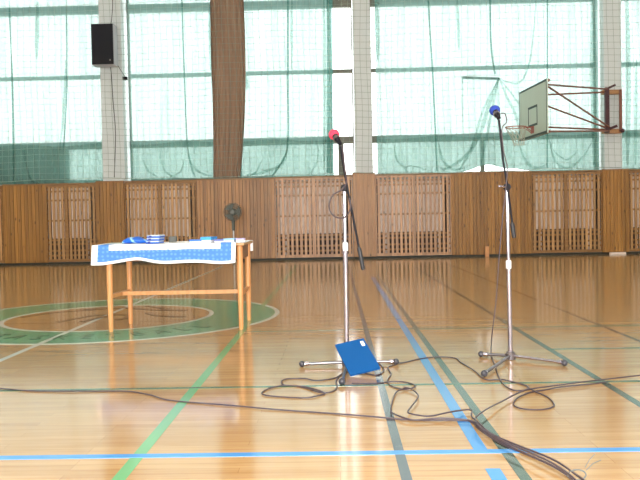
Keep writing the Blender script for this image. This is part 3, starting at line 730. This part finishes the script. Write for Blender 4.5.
# left stand
h1 = (0.058,5.122,0.0280)
mic_stand(None, (0.063,5.120,1.204), [(-0.247,5.110,0.0215), (0.391,5.146,0.0215), (0.019,4.539,0.0215)], h1,
          [(0.040,5.020,1.477), (0.064,5.050,1.307), (0.088,5.070,1.162), (0.177,5.070,0.660)], (0.151,5.070,0.807),
          'chrome boom microphone stand with the red microphone, blue folder at its foot', lever=None, collar_z=.81)
microphone((-0.000,5.120,1.564), (0.038,5.010,1.492), 'microphone with a round red foam windscreen on the left stand', 'red_foam')
# right stand
h2 = (1.192,5.265,0.0280)
mic_stand(None, (1.182,5.260,1.193), [(1.010,5.376,0.0215), (0.902,4.707,0.0215), (1.487,5.008,0.0215)], h2,
          [(1.112,5.160,1.641), (1.142,5.190,1.374), (1.177,5.210,1.171), (1.214,5.210,0.850)], (1.201,5.210,0.953),
          'chrome boom microphone stand with the blue microphone, standing free on the right', collar_z=.66)
microphone((1.105,5.260,1.719), (1.108,5.150,1.653), 'microphone with a round blue foam windscreen on the right stand', 'blue_foam')

# ------------------------------------------------------------------ blue folder leaning on the left stand
def folder():
    BL = Vector((.073,4.772,.011)); u = Vector((.195,.044,.035)).normalized(); v = (Vector((-.03,5.085,.158))-BL); v = (v-u*v.dot(u)).normalized(); n = u.cross(v)
    w, h, th = .202, .350, .012
    P = lambda a, c, e: BL+u*a+v*c-n*e
    hx = lambda a0, a1, c0, c1, e0, e1: MB().hexa([P(a0,c0,e1), P(a1,c0,e1), P(a1,c1,e1), P(a0,c1,e1), P(a0,c0,e0), P(a1,c0,e0), P(a1,c1,e0), P(a0,c1,e0)])
    t = thing('folder', 'blue folder with a small white label propped against the left microphone stand', 'folder', tuple(BL))
    part(hx(0, w, 0, h, 0, .0035), 'front_cover', M['folder'], t, bevel=.001)
    part(hx(0, w, 0, h, th-.0035, th), 'back_cover', M['folder'], t, bevel=.001)
    part(hx(.0005, .005, .002, h-.002, .0042, th-.0042), 'spine', M['folder'], t)
    part(hx(.006, w-.006, .06, h-.005, .0045, th-.0045), 'pages', M['paper'], t)
    part(hx(w-.036, w-.014, h-.085, h-.03, -.0012, -.0002), 'label_sticker', M['paper'], t)
folder()

# ------------------------------------------------------------------ cables
def cable(pts, label, z=.0, r=.0042, name='cable'):
    P = []
    for k, p in enumerate(crom([(a, c, 0) for a, c in pts], 6)): P.append((p.x, p.y, r+.0015+z*(.4+.6*min(1, max(0, (4.0-p.y)/.45)))+.0012*math.sin(k*.4)))
    o = MB().tube(P, r, n=7).build(name, M['cable'], smooth=True, loc=(P[0][0], P[0][1], 0))
    tag(o, label, 'cable', 'microphone cables on the floor'); return o
CAB = {
  'c1': [(-2.275, 4.616), (-2.063, 4.56), (-1.852, 4.492), (-1.659, 4.461), (-1.477, 4.454), (-1.264, 4.44), (-1.088, 4.327), (-0.944, 4.197), (-0.645, 4.077), (-0.364, 3.963), (-0.048, 3.863), (0.153, 3.783), (0.298, 3.728), (0.442, 3.701), (0.586, 3.685), (0.639, 3.655), (0.651, 3.515), (0.699, 3.309), (0.783, 3.13), (0.844, 2.97), (0.871, 2.832), (0.889, 2.707)],
  'c2': [(0.074, 4.926), (0.15, 4.871), (0.236, 4.787), (0.291, 4.909), (0.291, 5.076), (0.272, 5.201)],
  'c2b': [(0.089, 5.024), (0.015, 4.819), (-0.03, 4.716), (-0.143, 4.651), (-0.217, 4.721), (-0.32, 4.719), (-0.352, 4.643), (-0.33, 4.545), (-0.25, 4.51), (-0.152, 4.426), (-0.08, 4.319), (-0.119, 4.248), (-0.196, 4.207), (-0.373, 4.257), (-0.434, 4.302), (-0.439, 4.385), (-0.391, 4.479), (-0.308, 4.525), (-0.206, 4.466), (-0.109, 4.328), (-0.04, 4.349), (-0.011, 4.474), (-0.017, 4.627), (0.008, 4.789), (0.049, 4.96)],
  'c3': [(0.33, 5.252), (0.424, 5.171), (0.554, 5.307), (0.691, 5.372), (0.818, 5.323), (0.832, 5.173), (0.87, 4.877), (0.89, 4.619), (0.977, 4.602), (1.03, 4.544), (1.085, 4.452), (1.091, 4.373), (1.05, 4.312), (0.986, 4.329), (0.967, 4.474), (0.992, 4.73), (1.033, 5.016), (1.08, 5.377)],
  'c4': [(0.389, 5.12), (0.328, 5.022), (0.332, 4.81), (0.297, 4.619), (0.308, 4.477), (0.376, 4.382), (0.436, 4.415), (0.449, 4.483), (0.404, 4.561), (0.316, 4.589), (0.236, 4.553), (0.151, 4.542), (0.079, 4.564)],
  'c5': [(0.401, 4.401), (0.369, 4.362), (0.322, 4.285), (0.281, 4.032), (0.264, 3.865), (0.274, 3.805), (0.31, 3.72), (0.369, 3.672), (0.471, 3.694), (0.583, 3.67), (0.639, 3.628), (0.652, 3.474), (0.704, 3.272), (0.78, 3.084), (0.834, 2.935), (0.857, 2.822), (0.865, 2.698)],
  'c6': [(0.377, 4.388), (0.417, 4.329), (0.438, 4.205), (0.42, 4.09), (0.371, 3.92), (0.345, 3.807), (0.367, 3.743), (0.439, 3.711), (0.519, 3.761), (0.602, 3.815), (0.657, 3.843), (0.663, 3.794), (0.645, 3.702), (0.649, 3.592), (0.671, 3.386), (0.728, 3.249), (0.81, 3.076), (0.856, 2.958), (0.879, 2.821), (0.893, 2.697)],
  'c7': [(4.058, 5.553), (2.883, 5.001), (2.091, 4.677), (1.914, 4.617), (1.746, 4.571), (1.58, 4.505), (1.369, 4.411), (1.206, 4.344), (1.1, 4.288), (1.002, 4.204), (0.882, 4.04), (0.764, 3.847), (0.679, 3.689), (0.644, 3.592), (0.638, 3.45), (0.686, 3.251), (0.766, 3.059), (0.819, 2.924), (0.843, 2.812), (0.848, 2.689)],
  'c8': [(1.088, 4.386), (1.101, 4.271), (1.137, 4.137), (1.122, 3.971), (1.081, 3.9), (0.998, 3.874), (0.929, 3.902), (0.917, 3.994), (0.963, 4.113), (1.068, 4.249), (1.169, 4.314), (1.27, 4.368), (1.434, 4.433), (1.573, 4.486)],
}
cable(CAB['c1'], 'dark cable running in from the left edge to the bundle', 0)
cable(CAB['c2b'], 'dark cable lying in two long loops left of the blue folder', 0)
cable(CAB['c2'], 'short dark cable curling out from behind the blue folder', .0)
cable(CAB['c3'], 'dark cable running from the left stand over to the foot of the right stand', .0)
cable(CAB['c4'], 'dark cable wriggling right of the blue folder near the left stand', .0)
cable(CAB['c5'], 'dark cable looping beside the dark grey line and into the bundle', .012)
cable(CAB['c6'], 'dark cable with a bulging bend crossing the wide blue line', .023)
cable(CAB['c7'], 'dark cable running in from the right edge to the bundle', .034)
cable(CAB['c8'], 'dark cable in an oval loop in front of the right stand', .0)
# cable down the right stand and along its boom
pts = [(1.123,5.150,1.686), (1.148,5.140,1.678), (1.155,5.130,1.623), (1.124,5.130,1.577), (1.137,5.150,1.438), (1.166,5.180,1.319), (1.154,5.180,1.170), (1.134,5.180,1.002), (1.103,5.180,0.697), (1.080,5.180,0.425), (1.053,5.200,0.183), (1.097,5.457,0.0200), (1.069,5.290,0.0080)]
tag(MB().tube(crom(pts, 6), .0038, n=7).build('microphone_cable', M['cable'], smooth=True, loc=h2), 'thin dark cable hanging down beside the right microphone stand', 'cable')
pts = [(0.054,4.990,1.473), (0.059,4.990,1.421), (0.065,5.010,1.344), (0.076,5.045,1.240), (0.039,5.040,1.188), (-0.015,5.040,1.156), (-0.042,5.040,1.091), (-0.024,5.040,1.031), (0.022,5.040,1.003), (0.069,5.030,1.015), (0.099,5.030,1.068), (0.094,5.030,1.134)]
tag(MB().tube(crom(pts, 6), .005, n=7).build('microphone_cable', M['cable'], smooth=True, loc=h1), 'dark cable coiled in a ring at the top of the left stand', 'cable')
# cable tie with loose ends on the bundle
b = MB(); cx, cy = .885, 2.84
b.tube([(cx+.034*math.cos(a), cy, .022+.020*math.sin(a)) for a in [2*PI*k/20 for k in range(20)]], .003, n=5, closed=True)
b.tube([(cx+.03,cy,.05),(cx+.05,cy+.01,.075),(cx+.075,cy+.02,.095)], .0016, n=5).tube([(cx+.035,cy,.04),(cx+.065,cy+.015,.06),(cx+.10,cy+.03,.068)], .0016, n=5)
tag(b.build('cable_tie', M['grey_pack'], loc=(cx,cy,0)), 'thin wire tie with loose ends around the cable bundle', 'cable tie')

# ------------------------------------------------------------------ light, sky, camera
w = bpy.data.worlds.new('overcast_sky'); S.world = w; w.use_nodes = True
bg = w.node_tree.nodes['Background']; bg.inputs['Color'].default_value = (.97,1,1,1); bg.inputs['Strength'].default_value = 4.6
for ix in range(5):  # unseen area lights under the ceiling, added to brighten the hall
    for iy in range(4):
        L = bpy.data.lights.new('ceiling_fill', 'AREA'); L.shape = 'RECTANGLE'; L.size = 2.4; L.size_y = .5; L.energy = 16; L.color = (1,.97,.93)
        o = bpy.data.objects.new('ceiling_fill', L); C.objects.link(o); o.location = (-11.2+ix*5.6, -.4+iy*5.2, 7.85)
# the camera's own flash
L = bpy.data.lights.new('camera_flash', 'POINT'); L.energy = 1250; L.shadow_soft_size = .025; L.color = (1,.97,.95)
o = bpy.data.objects.new('camera_flash', L); C.objects.link(o); o.location = (.03,-.02,1.06)
cam = bpy.data.cameras.new('camera'); co = bpy.data.objects.new('camera', cam); C.objects.link(co); S.camera = co
cam.sensor_fit = 'HORIZONTAL'; cam.sensor_width = 36; cam.lens = 760/640*36; cam.clip_start = .05; cam.clip_end = 200
yaw, pitch, roll = -0.02117, -0.02782, 0.01981
f = Vector((math.sin(yaw)*math.cos(pitch), math.cos(yaw)*math.cos(pitch), math.sin(pitch))); r = Vector((math.cos(yaw), -math.sin(yaw), 0)); u = r.cross(f)
r2 = r*math.cos(roll)-u*math.sin(roll); u2 = u*math.cos(roll)+r*math.sin(roll)
mx = Matrix((r2, u2, -f)).transposed().to_4x4(); mx.translation = (0,0,1.0); co.matrix_world = mx
v = S.view_settings; v.view_transform = 'Standard'; v.look = 'None'; v.exposure = 0; v.gamma = 1; v.use_curve_mapping = False
S.cycles.use_denoising = True
S.cycles.max_bounces = 10; S.cycles.transparent_max_bounces = 24; S.cycles.sample_clamp_indirect = 6
